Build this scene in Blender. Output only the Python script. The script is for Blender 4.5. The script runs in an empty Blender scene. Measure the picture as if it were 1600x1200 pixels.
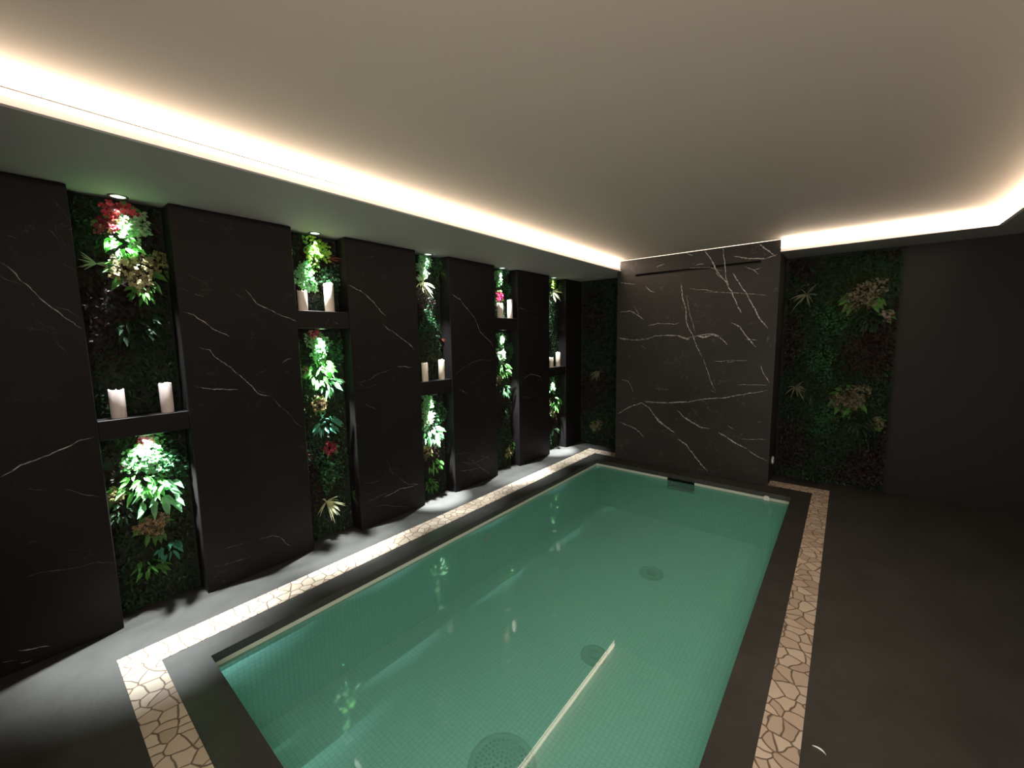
import bpy, math, random
from mathutils import Vector, Matrix
random.seed(7)
scn = bpy.context.scene
COL = scn.collection

# ------------------------------------------------------------------ camera
# rows: camera right, up and forward axes in world space; focal length in pixels of a 1600 wide frame
CAM_R = [[0.7753154, 0.6313969, -0.0149643], [-0.0598552, 0.0970441, 0.9934786], [-0.6287315, 0.7693636, -0.1130322]]
CAM_F = 638.021

cam_d = bpy.data.cameras.new('camera')
cam = bpy.data.objects.new('camera', cam_d)
COL.objects.link(cam)
r, u, f = [Vector(v) for v in CAM_R]
M = Matrix((r, u, -f)).transposed().to_4x4()
M.translation = Vector((0, 0, 1.5))
cam.matrix_world = M
cam_d.sensor_width = 36
cam_d.lens = CAM_F / 1600 * 36
cam_d.clip_start = 0.02
scn.camera = cam

# ------------------------------------------------------------------ light and exposure
world = bpy.data.worlds.new('world')
scn.world = world
world.use_nodes = True
bg = world.node_tree.nodes['Background']
bg.inputs[0].default_value = (1.0, 0.88, 0.76, 1)
bg.inputs[1].default_value = 3.5  # warm ambient fill, added; comes in through the unseen near opening
scn.view_settings.view_transform = 'Standard'
scn.view_settings.look = 'None'
scn.view_settings.gamma = 1
scn.view_settings.use_curve_mapping = False
scn.view_settings.exposure = 0.12
LED = 15.0           # emission of the cove strips
SPOT_TOP = 300.0      # watts
SPOT_LOW = 520.0

# ------------------------------------------------------------------ helpers
def material(name, color, rough=0.5, metallic=0.0, spec=0.5, coat=0.0):
    m = bpy.data.materials.new(name)
    m.use_nodes = True
    b = m.node_tree.nodes['Principled BSDF']
    b.inputs['Base Color'].default_value = (*color, 1)
    b.inputs['Roughness'].default_value = rough
    b.inputs['Metallic'].default_value = metallic
    b.inputs['Specular IOR Level'].default_value = spec
    b.inputs['Coat Weight'].default_value = coat
    return m

def nd(m, t, **kw):
    n = m.node_tree.nodes.new(t)
    for k, v in kw.items():
        setattr(n, k, v)
    return n

def lk(m, a, b):
    m.node_tree.links.new(a, b)

def bsdf(m):
    return m.node_tree.nodes['Principled BSDF']

def ramp(m, src, stops):
    r = nd(m, 'ShaderNodeValToRGB')
    e = r.color_ramp.elements
    while len(e) < len(stops):
        e.new(0.5)
    for k, (p, c) in enumerate(stops):
        e[k].position = p
        e[k].color = (*c, 1)
    lk(m, src, r.inputs[0])
    return r.outputs[0]

def coords(m, scale=(1, 1, 1), rot=(0, 0, 0), loc=(0, 0, 0)):
    t = nd(m, 'ShaderNodeTexCoord')
    mp = nd(m, 'ShaderNodeMapping')
    mp.inputs['Scale'].default_value = scale
    mp.inputs['Rotation'].default_value = rot
    mp.inputs['Location'].default_value = loc
    lk(m, t.outputs['Object'], mp.inputs[0])
    return mp.outputs[0]

def noise(m, vec, scale, detail=4, rough=0.5, dist=0.0):
    n = nd(m, 'ShaderNodeTexNoise')
    n.inputs['Scale'].default_value = scale
    n.inputs['Detail'].default_value = detail
    n.inputs['Roughness'].default_value = rough
    n.inputs['Distortion'].default_value = dist
    if vec is not None:
        lk(m, vec, n.inputs['Vector'])
    return n.outputs['Fac']

def bump(m, height, strength=0.2, dist=0.01):
    b = nd(m, 'ShaderNodeBump')
    b.inputs['Strength'].default_value = strength
    b.inputs['Distance'].default_value = dist
    lk(m, height, b.inputs['Height'])
    lk(m, b.outputs[0], bsdf(m).inputs['Normal'])

class MB:
    """collects faces and links them as one mesh object"""
    def __init__(self):
        self.v = []; self.f = []; self.m = []
    def quad(self, a, b, c, d, mi=0):
        k = len(self.v)
        self.v += [a, b, c, d]; self.f.append((k, k+1, k+2, k+3)); self.m.append(mi)
    def poly(self, pts, faces, mi=0):
        k = len(self.v)
        self.v += pts
        for q in faces:
            self.f.append(tuple(k+i for i in q)); self.m.append(mi)
    def box(self, x0, x1, y0, y1, z0, z1, mi=0):
        p = [(x, y, z) for z in (z0, z1) for y in (y0, y1) for x in (x0, x1)]
        self.poly(p, [(0, 2, 3, 1), (4, 5, 7, 6), (0, 1, 5, 4), (2, 6, 7, 3), (0, 4, 6, 2), (1, 3, 7, 5)], mi)
    def bbox(self, x0, x1, y0, y1, z0, z1, b=0.003, mi=0):
        """box with bevelled edges"""
        pts = []; idx = {}
        X = (x0, x1); Y = (y0, y1); Z = (z0, z1)
        for i in (0, 1):
            for j in (0, 1):
                for k in (0, 1):
                    sx, sy, sz = (1-2*i)*b, (1-2*j)*b, (1-2*k)*b
                    for a, o in enumerate(((0, sy, sz), (sx, 0, sz), (sx, sy, 0))):
                        idx[(i, j, k, a)] = len(pts)
                        pts.append((X[i]+o[0], Y[j]+o[1], Z[k]+o[2]))
        F = []
        for s in (0, 1):
            F.append([idx[(s, 0, 0, 0)], idx[(s, 1, 0, 0)], idx[(s, 1, 1, 0)], idx[(s, 0, 1, 0)]][::(-1 if s == 0 else 1)])
            F.append([idx[(0, s, 0, 1)], idx[(0, s, 1, 1)], idx[(1, s, 1, 1)], idx[(1, s, 0, 1)]][::(-1 if s == 0 else 1)])
            F.append([idx[(0, 0, s, 2)], idx[(1, 0, s, 2)], idx[(1, 1, s, 2)], idx[(0, 1, s, 2)]][::(-1 if s == 0 else 1)])
        for s in (0, 1):
            for t in (0, 1):
                F.append([idx[(s, t, 0, 0)], idx[(s, t, 1, 0)], idx[(s, t, 1, 1)], idx[(s, t, 0, 1)]])
                F.append([idx[(s, 0, t, 0)], idx[(s, 1, t, 0)], idx[(s, 1, t, 2)], idx[(s, 0, t, 2)]])
                F.append([idx[(0, s, t, 1)], idx[(1, s, t, 1)], idx[(1, s, t, 2)], idx[(0, s, t, 2)]])
                for w in (0, 1):
                    F.append([idx[(s, t, w, 0)], idx[(s, t, w, 1)], idx[(s, t, w, 2)]])
        self.poly(pts, F, mi)
    def lathe(self, prof, n, c=(0, 0, 0), ax='z', mi=0, wob=None):
        """prof: list of (radius, height) turned about an axis"""
        k = len(self.v)
        for i, (rr, h) in enumerate(prof):
            for j in range(n):
                a = 2*math.pi*j/n
                hh = h + (wob(i, a) if wob else 0)
                p, q = rr*math.cos(a), rr*math.sin(a)
                if ax == 'z': P = (p, q, hh)
                elif ax == 'x': P = (hh, p, q)
                else: P = (p, hh, q)
                self.v.append((c[0]+P[0], c[1]+P[1], c[2]+P[2]))
        for i in range(len(prof)-1):
            for j in range(n):
                a = k+i*n+j; b = k+i*n+(j+1) % n
                self.f.append((a, b, b+n, a+n)); self.m.append(mi)
    def build(self, name, mats, parent=None, smooth=False, loc=None, recalc=True):
        me = bpy.data.meshes.new(name)
        o = bpy.data.objects.new(name, me)
        off = Vector(loc) if loc else Vector((0, 0, 0))
        me.from_pydata([Vector(p)-off for p in self.v], [], self.f)
        for m in (mats if isinstance(mats, (list, tuple)) else [mats]):
            me.materials.append(m)
        me.polygons.foreach_set('material_index', self.m)
        me.polygons.foreach_set('use_smooth', [smooth]*len(self.f))
        if recalc:
            import bmesh
            bm = bmesh.new(); bm.from_mesh(me)
            bmesh.ops.remove_doubles(bm, verts=bm.verts, dist=1e-6)
            bmesh.ops.recalc_face_normals(bm, faces=bm.faces)
            bm.to_mesh(me); bm.free()
        me.update()
        o.location = off
        COL.objects.link(o)
        if parent:
            o.parent = parent
            if loc:
                o.location = off - parent.location
            else:
                o.location = -parent.location
        return o

def thing(name, label, cat, loc=(0, 0, 0), group=None):
    o = bpy.data.objects.new(name, None)
    o.empty_display_size = 0.05
    o.location = loc
    COL.objects.link(o)
    return tag(o, label, cat, group)

def tag(o, label, cat, group=None):
    o['label'] = label; o['category'] = cat
    if group: o['group'] = group
    return o

def structure(o):
    o['kind'] = 'structure'
    return o

# ------------------------------------------------------------------ materials
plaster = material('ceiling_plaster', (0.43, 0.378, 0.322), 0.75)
n = noise(plaster, coords(plaster), 60, 3)
bump(plaster, n, 0.05, 0.002)
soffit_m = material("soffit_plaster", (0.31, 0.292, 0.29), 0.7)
lip_m = material('white_trim', (0.86, 0.76, 0.80), 0.5)

def marble_mat(name, base, rough, vein=0.35, lo=0.52):
    m = material(name, base, rough, spec=0.12)
    v = coords(m, (1, 1, 1))
    big = noise(m, v, 1.6, 5, 0.6)
    col = ramp(m, big, [(0.3, tuple(c*0.8 for c in base)), (0.75, tuple(c*1.25 for c in base))])
    # faint hairline veins
    v2 = coords(m, (1, 0.9, 1.5), (0.5, 0.3, 0.6))
    nn = nd(m, 'ShaderNodeTexNoise')
    nn.inputs['Scale'].default_value = 2.2; nn.inputs['Detail'].default_value = 7; nn.inputs['Roughness'].default_value = 0.62
    nn.inputs['Distortion'].default_value = 0.6
    lk(m, v2, nn.inputs['Vector'])
    line = ramp(m, nn.outputs['Fac'], [(0.0, (0, 0, 0)), (0.497, (0, 0, 0)), (0.5, (1, 1, 1)), (0.503, (0, 0, 0))])
    gate = ramp(m, noise(m, v2, 5, 3), [(lo, (0, 0, 0)), (lo+0.18, (1, 1, 1))])
    mul = nd(m, 'ShaderNodeMath', operation='MULTIPLY')
    lk(m, line, mul.inputs[0]); lk(m, gate, mul.inputs[1])
    mul2 = nd(m, 'ShaderNodeMath', operation='MULTIPLY'); mul2.inputs[1].default_value = vein
    lk(m, mul.outputs[0], mul2.inputs[0])
    mix = nd(m, 'ShaderNodeMixRGB')
    lk(m, mul2.outputs[0], mix.inputs[0]); lk(m, col, mix.inputs[1])
    mix.inputs[2].default_value = (0.16, 0.15, 0.15, 1)
    lk(m, mix.outputs[0], bsdf(m).inputs['Base Color'])
    return m
marble = marble_mat('black_marble', (0.0135, 0.012, 0.0125), 0.42)
marble_lit = marble_mat('black_marble_lit', (0.036, 0.033, 0.032), 0.38, 0.9, 0.44)  # pillar marble lightened, the block's stronger light put in its colour; denser veins
vein_m = material('white_vein', (0.42, 0.40, 0.41), 0.45)
vein_dim = material('grey_vein', (0.16, 0.15, 0.155), 0.45)
vn = noise(vein_m, coords(vein_m), 45, 3)
lk(vein_m, ramp(vein_m, vn, [(0.35, (0.10, 0.095, 0.10)), (0.6, (0.50, 0.48, 0.48))]), bsdf(vein_m).inputs['Base Color'])
vn = noise(vein_dim, coords(vein_dim), 30, 3)
lk(vein_dim, ramp(vein_dim, vn, [(0.4, (0.04, 0.036, 0.038)), (0.65, (0.24, 0.23, 0.23))]), bsdf(vein_dim).inputs['Base Color'])

deck_m = material('slate_floor', (0.075, 0.072, 0.068), 0.5, spec=0.3)
v = coords(deck_m)
nb = noise(deck_m, v, 3.5, 8, 0.65, 0.4)
lk(deck_m, ramp(deck_m, nb, [(0.3, (0.042, 0.040, 0.038)), (0.7, (0.066, 0.064, 0.062))]), bsdf(deck_m).inputs['Base Color'])
bump(deck_m, noise(deck_m, v, 28, 7, 0.7), 0.35, 0.004)
coping_m = material('slate_coping', (0.075, 0.07, 0.066), 0.42, spec=0.45)
v = coords(coping_m)
lk(coping_m, ramp(coping_m, noise(coping_m, v, 5, 8, 0.65, 0.5), [(0.3, (0.034, 0.032, 0.031)), (0.7, (0.058, 0.055, 0.054))]), bsdf(coping_m).inputs['Base Color'])
bump(coping_m, noise(coping_m, v, 35, 7, 0.7), 0.3, 0.003)

mos = material('crazy_paving', (0.6, 0.48, 0.4), 0.5)
v0 = coords(mos, (1, 1, 0.02))
wn = nd(mos, 'ShaderNodeTexNoise'); wn.inputs['Scale'].default_value = 9; lk(mos, v0, wn.inputs['Vector'])
mixv = nd(mos, 'ShaderNodeMixRGB'); mixv.inputs[0].default_value = 0.05
lk(mos, v0, mixv.inputs[1]); lk(mos, wn.outputs['Color'], mixv.inputs[2])
ve = nd(mos, 'ShaderNodeTexVoronoi', feature='DISTANCE_TO_EDGE', voronoi_dimensions='2D'); ve.inputs['Scale'].default_value = 17
vc = nd(mos, 'ShaderNodeTexVoronoi', feature='F1', voronoi_dimensions='2D'); vc.inputs['Scale'].default_value = 17
lk(mos, mixv.outputs[0], ve.inputs['Vector']); lk(mos, mixv.outputs[0], vc.inputs['Vector'])
sep = nd(mos, 'ShaderNodeSeparateColor'); lk(mos, vc.outputs['Color'], sep.inputs[0])
stone = ramp(mos, sep.outputs[0], [(0.0, (0.52, 0.40, 0.32)), (0.5, (0.64, 0.52, 0.42)), (1.0, (0.74, 0.63, 0.52))])
edge = ramp(mos, ve.outputs['Distance'], [(0.02, (0, 0, 0)), (0.07, (1, 1, 1))])
mx = nd(mos, 'ShaderNodeMixRGB'); lk(mos, edge, mx.inputs[0]); mx.inputs[1].default_value = (0.17, 0.115, 0.08, 1)
lk(mos, stone, mx.inputs[2]); lk(mos, mx.outputs[0], bsdf(mos).inputs['Base Color'])
bump(mos, edge, 0.5, 0.003)

def pool_tile(name, axes):
    m = material(name, (0.1, 0.4, 0.3), 0.35)
    t = nd(m, 'ShaderNodeTexCoord'); s = nd(m, 'ShaderNodeSeparateXYZ'); lk(m, t.outputs['Object'], s.inputs[0])
    c = nd(m, 'ShaderNodeCombineXYZ')
    lk(m, s.outputs[axes[0]], c.inputs[0]); lk(m, s.outputs[axes[1]], c.inputs[1])
    b = nd(m, 'ShaderNodeTexBrick'); b.offset = 0.0
    b.inputs['Scale'].default_value = 1.0
    b.inputs['Brick Width'].default_value = 0.026; b.inputs['Row Height'].default_value = 0.026
    b.inputs['Mortar Size'].default_value = 0.0022; b.inputs['Mortar Smooth'].default_value = 0.3
    b.inputs['Bias'].default_value = 0.0
    b.inputs['Color1'].default_value = (0.50, 0.96, 0.90, 1)
    b.inputs['Color2'].default_value = (0.47, 0.92, 0.86, 1)
    b.inputs['Mortar'].default_value = (0.38, 0.79, 0.70, 1)
    lk(m, c.outputs[0], b.inputs['Vector'])
    lk(m, b.outputs['Color'], bsdf(m).inputs['Base Color'])
    return m
tile_floor = pool_tile('green_mosaic_floor', (0, 1))
tile_x = pool_tile('green_mosaic_side', (1, 2))
tile_y = pool_tile('green_mosaic_end', (0, 2))
band_m = material('pale_waterline_tile', (0.62, 0.66, 0.58), 0.3)
dark_hole = material('dark_recess', (0.01, 0.012, 0.011), 0.6)
drain_m = material('drain_plastic', (0.20, 0.50, 0.38), 0.4)
drain_hole = material('drain_slot', (0.03, 0.10, 0.07), 0.6)

water = bpy.data.materials.new('pool_water'); water.use_nodes = True
nt = water.node_tree; nt.nodes.clear()
out = nt.nodes.new('ShaderNodeOutputMaterial')
tr = nt.nodes.new('ShaderNodeBsdfTransparent'); tr.inputs[0].default_value = (0.80, 0.97, 0.93, 1)
df = nt.nodes.new('ShaderNodeBsdfDiffuse'); df.inputs[0].default_value = (0.34, 0.88, 0.80, 1)
m1 = nt.nodes.new('ShaderNodeMixShader'); m1.inputs[0].default_value = 0.30
gl = nt.nodes.new('ShaderNodeBsdfGlossy'); gl.inputs['Roughness'].default_value = 0.0
fr = nt.nodes.new('ShaderNodeFresnel'); fr.inputs[0].default_value = 1.38
m2 = nt.nodes.new('ShaderNodeMixShader')
L = nt.links.new
L(tr.outputs[0], m1.inputs[1]); L(df.outputs[0], m1.inputs[2]); L(m1.outputs[0], m2.inputs[1]); L(gl.outputs[0], m2.inputs[2])
L(fr.outputs[0], m2.inputs[0]); L(m2.outputs[0], out.inputs[0])
tc = nt.nodes.new('ShaderNodeTexCoord'); wnz = nt.nodes.new('ShaderNodeTexNoise'); wnz.inputs['Scale'].default_value = 5; wnz.inputs['Detail'].default_value = 2
wb = nt.nodes.new('ShaderNodeBump'); wb.inputs['Strength'].default_value = 0.010; wb.inputs['Distance'].default_value = 0.006
L(tc.outputs['Object'], wnz.inputs['Vector']); L(wnz.outputs['Fac'], wb.inputs['Height']); L(wb.outputs[0], gl.inputs['Normal'])

wax = material('ivory_wax', (0.80, 0.69, 0.58), 0.5)
bsdf(wax).inputs['Subsurface Weight'].default_value = 0.0
wax_pink = material('pale_wax', (0.74, 0.62, 0.60), 0.5)
flame_m = material('plastic_flame', (0.95, 0.85, 0.62), 0.4)
steel = material('brushed_steel', (0.6, 0.6, 0.6), 0.3, 1.0)
white_plastic = material('white_plastic', (0.8, 0.8, 0.76), 0.35)
led_m = bpy.data.materials.new('led_diffuser'); led_m.use_nodes = True
b = led_m.node_tree.nodes['Principled BSDF']
b.inputs['Base Color'].default_value = (0.8, 0.8, 0.8, 1)
b.inputs['Emission Color'].default_value = (1.0, 0.80, 0.60, 1); b.inputs['Emission Strength'].default_value = LED
lens_m = bpy.data.materials.new('spot_lens'); lens_m.use_nodes = True
b = lens_m.node_tree.nodes['Principled BSDF']
b.inputs['Emission Color'].default_value = (0.9, 1.0, 0.95, 1); b.inputs['Emission Strength'].default_value = 1.5
lens_off = material('unlit_spot_lens', (0.3, 0.32, 0.32), 0.2)
line_m = bpy.data.materials.new('top_light_line'); line_m.use_nodes = True
b = line_m.node_tree.nodes['Principled BSDF']
b.inputs['Emission Color'].default_value = (1.0, 0.86, 0.70, 1); b.inputs['Emission Strength'].default_value = 1.6
seam_m = material('profile_grey', (0.62, 0.60, 0.56), 0.5)
wall_dark = material('charcoal_wall', (0.009, 0.008, 0.007), 0.6, spec=0.3)
bump(wall_dark, noise(wall_dark, coords(wall_dark), 40, 4), 0.1, 0.002)
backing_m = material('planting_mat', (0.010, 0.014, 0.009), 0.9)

def leafmat(name, c, rough=0.45):
    m = material(name, c, rough, spec=0.4)
    v = coords(m)
    lk(m, ramp(m, noise(m, v, 18, 3), [(0.3, tuple(x*0.7 for x in c)), (0.7, tuple(min(1, x*1.2) for x in c))]), bsdf(m).inputs['Base Color'])
    # thin leaves let some light through
    tl = nd(m, 'ShaderNodeBsdfTranslucent'); tl.inputs[0].default_value = (*[min(1, x*1.25) for x in c], 1)
    ms = nd(m, 'ShaderNodeMixShader'); ms.inputs[0].default_value = 0.38
    ou = m.node_tree.nodes['Material Output']
    lk(m, bsdf(m).outputs[0], ms.inputs[1]); lk(m, tl.outputs[0], ms.inputs[2]); lk(m, ms.outputs[0], ou.inputs[0])
    return m
LM = {
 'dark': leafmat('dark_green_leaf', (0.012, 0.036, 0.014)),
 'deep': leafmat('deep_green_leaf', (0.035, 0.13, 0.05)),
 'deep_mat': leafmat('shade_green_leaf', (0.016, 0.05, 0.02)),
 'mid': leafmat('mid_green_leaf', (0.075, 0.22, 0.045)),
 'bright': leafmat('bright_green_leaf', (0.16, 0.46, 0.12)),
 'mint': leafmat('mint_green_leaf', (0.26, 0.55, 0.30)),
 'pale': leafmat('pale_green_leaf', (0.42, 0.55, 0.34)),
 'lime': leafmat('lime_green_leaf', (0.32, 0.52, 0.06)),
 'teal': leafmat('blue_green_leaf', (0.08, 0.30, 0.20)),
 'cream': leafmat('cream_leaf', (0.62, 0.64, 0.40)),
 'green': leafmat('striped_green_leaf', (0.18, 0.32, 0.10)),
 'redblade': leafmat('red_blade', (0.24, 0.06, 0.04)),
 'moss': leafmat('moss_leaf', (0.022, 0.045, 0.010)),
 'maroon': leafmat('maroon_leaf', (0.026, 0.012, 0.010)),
 'red': leafmat('red_petal', (0.70, 0.07, 0.10)),
 'darkred': leafmat('dark_red_petal', (0.20, 0.02, 0.03)),
 'magenta': leafmat('magenta_petal', (0.45, 0.03, 0.14)),
 'pink': leafmat('pink_petal', (0.80, 0.36, 0.38)),
 'dimbeige': leafmat('dimmed_beige_petal', (0.21, 0.20, 0.12)),  # this and next two: darkened copies, the far wall's dimness in the colour
 'dimcream': leafmat('dimmed_cream_leaf', (0.25, 0.26, 0.17)),
 'dimpink': leafmat('dimmed_pink_petal', (0.34, 0.28, 0.26)),
 'shade': leafmat('dark_tone_petal', (0.10, 0.085, 0.04)),  # this and next: darker florets mixed in at random for varied colour
 'deepred': leafmat('dark_tone_red_petal', (0.22, 0.02, 0.035)),
 'beige': leafmat('beige_petal', (0.52, 0.46, 0.26)),
 'olive': leafmat('olive_petal', (0.30, 0.29, 0.12)),
 'brown': leafmat('tan_petal', (0.42, 0.29, 0.16)),
}

VEINS = {
  'P1': ((5,((0.012,1.859),(0.044,1.827),(0.064,1.79),(0.092,1.747),(0.138,1.681),(0.173,1.635),(0.23,1.57))),(4,((0.025,1.99),(0.081,1.962))),(3,((0.147,1.673),(0.197,1.666),(0.231,1.625))),(4,((0.006,1.798),(0.039,1.779),(0.066,1.773))),(4,((0.198,1.877),(0.235,1.849))),(1.5,((0.159,2.049),(0.184,2.005),(0.209,1.951))),(1.5,((0.136,1.533),(0.182,1.441))),(1.5,((0.194,2.17),(0.243,2.089))),(6,((-0.081,0.919),(-0.017,0.956),(0.036,0.969),(0.116,1.0),(0.167,1.03),(0.228,1.041))),(3,((-0.01,0.845),(0.051,0.814))),(4,((0.106,0.806),(0.168,0.758),(0.231,0.724))),(2.5,((-0.056,0.588),(0.004,0.591))),(3,((-0.051,0.43),(0.007,0.431),(0.089,0.404),(0.173,0.396),(0.238,0.366))),(10,((-0.108,0.096),(-0.069,0.08),(-0.016,0.063))),(6,((-0.157,0.071),(-0.119,0.052))),(7,((-0.11,0.036),(-0.074,0.025)))),
  'P2': ((5,((0.625,1.671),(0.681,1.655),(0.72,1.62),(0.766,1.58),(0.849,1.527))),(4,((0.627,1.8),(0.677,1.776))),(5,((0.691,1.77),(0.735,1.762))),(4.5,((0.687,1.47),(0.74,1.454),(0.774,1.403),(0.835,1.35),(0.872,1.305),(0.903,1.266),(0.945,1.214),(0.978,1.169),(1.048,1.144))),(5,((0.653,1.252),(0.718,1.226),(0.782,1.223),(0.864,1.206))),(3,((0.871,1.801),(0.942,1.756))),(1.2,((0.663,1.883),(0.786,1.824))),(5,((0.954,1.819),(1.004,1.737),(1.071,1.704),(1.149,1.666),(1.231,1.635),(1.264,1.627))),(4,((1.118,2.226),(1.155,2.213))),(5,((1.126,1.357),(1.16,1.376),(1.196,1.379))),(2,((0.969,1.289),(1.074,1.335))),(3,((0.962,1.196),(0.98,1.186),(1.016,1.169))),(4,((1.048,1.144),(1.093,1.071),(1.141,1.016),(1.186,0.943),(1.234,0.898))),(4,((0.906,0.226),(0.99,0.218),(1.028,0.189),(1.064,0.124),(1.115,0.084))),(3,((0.624,0.152),(0.705,0.143),(0.85,0.127))),(2,((0.686,0.242),(0.858,0.224)))),
  'P3': ((6,((1.628,1.905),(1.709,1.875),(1.776,1.841),(1.833,1.786),(1.903,1.705),(1.943,1.686))),(5,((1.898,1.629),(1.943,1.589),(1.99,1.569),(2.093,1.5),(2.168,1.445),(2.206,1.405))),(4,((1.649,1.175),(1.753,1.186),(1.846,1.234),(1.973,1.256))),(5,((2.011,1.274),(2.093,1.269),(2.179,1.258))),(4,((1.693,1.016),(1.746,0.979),(1.812,0.943))),(2.5,((1.783,2.129),(1.883,2.143))),(2,((1.855,0.565),(1.897,0.457),(1.935,0.353))),(3,((1.67,0.375),(1.725,0.359),(1.812,0.355))),(4,((1.978,0.341),(2.072,0.246),(2.187,0.217))),(5,((1.834,0.207),(1.908,0.211),(1.992,0.23),(2.187,0.212))),(4,((1.742,0.156),(1.83,0.142),(1.933,0.096),(2.081,0.04))),(2.5,((1.676,0.295),(1.719,0.255))),(2.5,((1.962,0.035),(1.952,-0.019))),(2,((1.728,0.879),(1.783,0.844))),(3,((2.181,0.65),(2.23,0.646))),(2,((1.664,1.164),(1.743,1.126),(1.83,1.148))),(2.5,((1.66,0.21),(1.776,0.231),(1.897,0.237)))),
  'P4': ((6,((2.657,1.908),(2.762,1.868),(2.828,1.805),(2.956,1.692),(3.034,1.559),(3.196,1.446),(3.224,1.405))),(4,((2.658,1.153),(2.735,1.196),(2.886,1.256),(3.053,1.279),(3.19,1.259))),(4.5,((2.711,1.012),(2.761,0.987),(2.812,0.956))),(4,((2.707,0.286),(2.857,0.229),(2.979,0.232),(3.128,0.251))),(4,((2.661,0.207),(2.836,0.167),(2.977,0.157),(3.122,0.062))),(3,((2.651,0.384),(2.825,0.35))),(3,((2.796,0.31),(2.931,0.216),(3.024,0.117))),(3,((2.981,0.286),(3.177,0.182)))),
  'P5': ((6,((3.67,1.831),(3.788,1.815))),(3,((3.825,1.809),(4.002,1.809))),(5,((3.737,1.021),(3.875,1.07),(4.031,1.035),(4.098,1.005))),(3,((3.651,0.948),(3.737,1.021))),(4,((3.661,0.828),(3.883,0.786))),(4,((3.936,1.747),(4.013,1.719)))),
  'S1': (),
  'S2': ((5,((1.473,1.617),(1.5,1.599))),),
  'S5': ((4,((4.325,1.1),(4.428,1.068),(4.535,1.01))),),
  'B': ((5,((-2.11,1.477),(-1.984,1.457),(-1.862,1.448),(-1.757,1.46),(-1.668,1.497),(-1.544,1.5),(-1.424,1.493),(-1.33,1.468),(-1.218,1.49),(-1.109,1.512),(-1.023,1.487),(-0.969,1.43),(-0.915,1.385))),(14,((-2.102,1.476),(-2.04,1.465),(-1.979,1.457))),(14,((-1.556,1.498),(-1.508,1.499),(-1.448,1.493))),(18,((-1.424,1.493),(-1.377,1.473),(-1.307,1.449))),(14,((-1.24,1.495),(-1.151,1.471),(-1.087,1.493))),(12,((-1.13,1.507),(-1.066,1.497),(-1.012,1.469))),(6,((-1.406,2.051),(-1.39,1.897),(-1.351,1.777),(-1.34,1.635),(-1.274,1.503),(-1.225,1.372),(-1.166,1.267))),(7,((-1.183,2.356),(-1.115,2.258),(-1.069,2.142),(-0.982,2.034),(-0.917,1.918),(-0.862,1.794),(-0.819,1.704))),(5,((-1.016,2.365),(-0.994,2.221),(-0.973,2.066),(-0.939,1.975))),(7,((-0.915,2.103),(-0.851,1.999),(-0.778,1.875),(-0.715,1.753),(-0.653,1.632),(-0.594,1.545))),(8,((-0.705,2.351),(-0.629,2.288),(-0.554,2.217))),(6,((-0.911,2.264),(-0.793,2.228),(-0.643,2.208),(-0.537,2.225))),(5,((-0.809,2.155),(-0.732,2.115),(-0.692,2.068))),(5,((-0.741,2.109),(-0.667,2.128))),(5,((-2.115,1.78),(-1.963,1.785),(-1.868,1.729),(-1.801,1.676))),(4,((-1.761,1.612),(-1.647,1.633),(-1.451,1.619),(-1.405,1.637))),(3,((-2.074,0.982),(-1.975,0.96),(-1.904,0.832))),(6,((-2.111,0.555),(-1.97,0.651),(-1.807,0.72),(-1.713,0.663),(-1.646,0.579),(-1.529,0.476),(-1.416,0.414))),(9,((-1.686,0.627),(-1.606,0.531),(-1.529,0.476),(-1.428,0.418))),(10,((-1.39,0.354),(-1.292,0.293),(-1.219,0.205),(-1.148,0.117),(-1.066,0.046))),(5,((-1.78,0.736),(-1.573,0.741),(-1.426,0.767),(-1.296,0.773),(-1.172,0.814),(-0.915,0.859),(-0.794,0.891),(-0.565,0.953))),(6,((-1.78,0.741),(-1.524,0.746),(-1.296,0.776))),(6,((-1.412,0.68),(-1.326,0.602),(-1.254,0.561),(-1.161,0.511),(-1.061,0.512))),(8,((-1.326,0.609),(-1.273,0.571),(-1.161,0.511))),(8,((-0.984,0.486),(-0.898,0.439),(-0.813,0.392),(-0.711,0.35))),(4,((-0.71,0.339),(-0.61,0.287),(-0.532,0.255))),(5,((-2.095,0.46),(-1.937,0.424),(-1.826,0.371),(-1.771,0.312))),(8,((-0.905,1.619),(-0.864,1.596),(-0.823,1.573),(-0.76,1.462),(-0.679,1.374))),(4,((-0.779,1.451),(-0.663,1.439))),(5,((-0.633,1.2),(-0.601,1.114),(-0.551,1.03))),(7,((-0.929,1.221),(-0.868,1.223))),(3,((-1.055,1.223),(-0.75,1.241))),(4,((-1.796,2.051),(-1.744,2.002),(-1.68,1.979))),(6,((-1.675,2.246),(-1.59,2.272))),(6,((-1.265,2.221),(-1.178,2.226))),(7,((-1.381,2.361),(-1.29,2.315))),(3,((-1.324,1.986),(-1.082,1.943))),(3,((-1.168,1.938),(-0.877,1.904),(-0.609,1.866))),(3,((-1.154,1.255),(-1.069,1.0),(-1.022,0.909))),(5,((-1.077,0.924),(-1.022,0.904))),(5,((-0.903,0.568),(-0.839,0.529))),(6,((-0.636,0.635),(-0.603,0.635))),(6,((-1.834,1.384),(-1.781,1.358))),(3,((-0.775,0.445),(-0.542,0.468))),(5,((-1.069,2.131),(-1.025,2.071))),(3,((-1.937,1.848),(-1.855,1.729))),(3,((-2.106,2.117),(-1.915,2.086))),(3,((-1.331,2.194),(-1.134,2.183),(-1.007,2.135))),(3,((-0.838,0.99),(-0.568,1.007))),(2.5,((-1.344,1.917),(-1.303,1.704),(-1.241,1.514)))),
}
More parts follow.
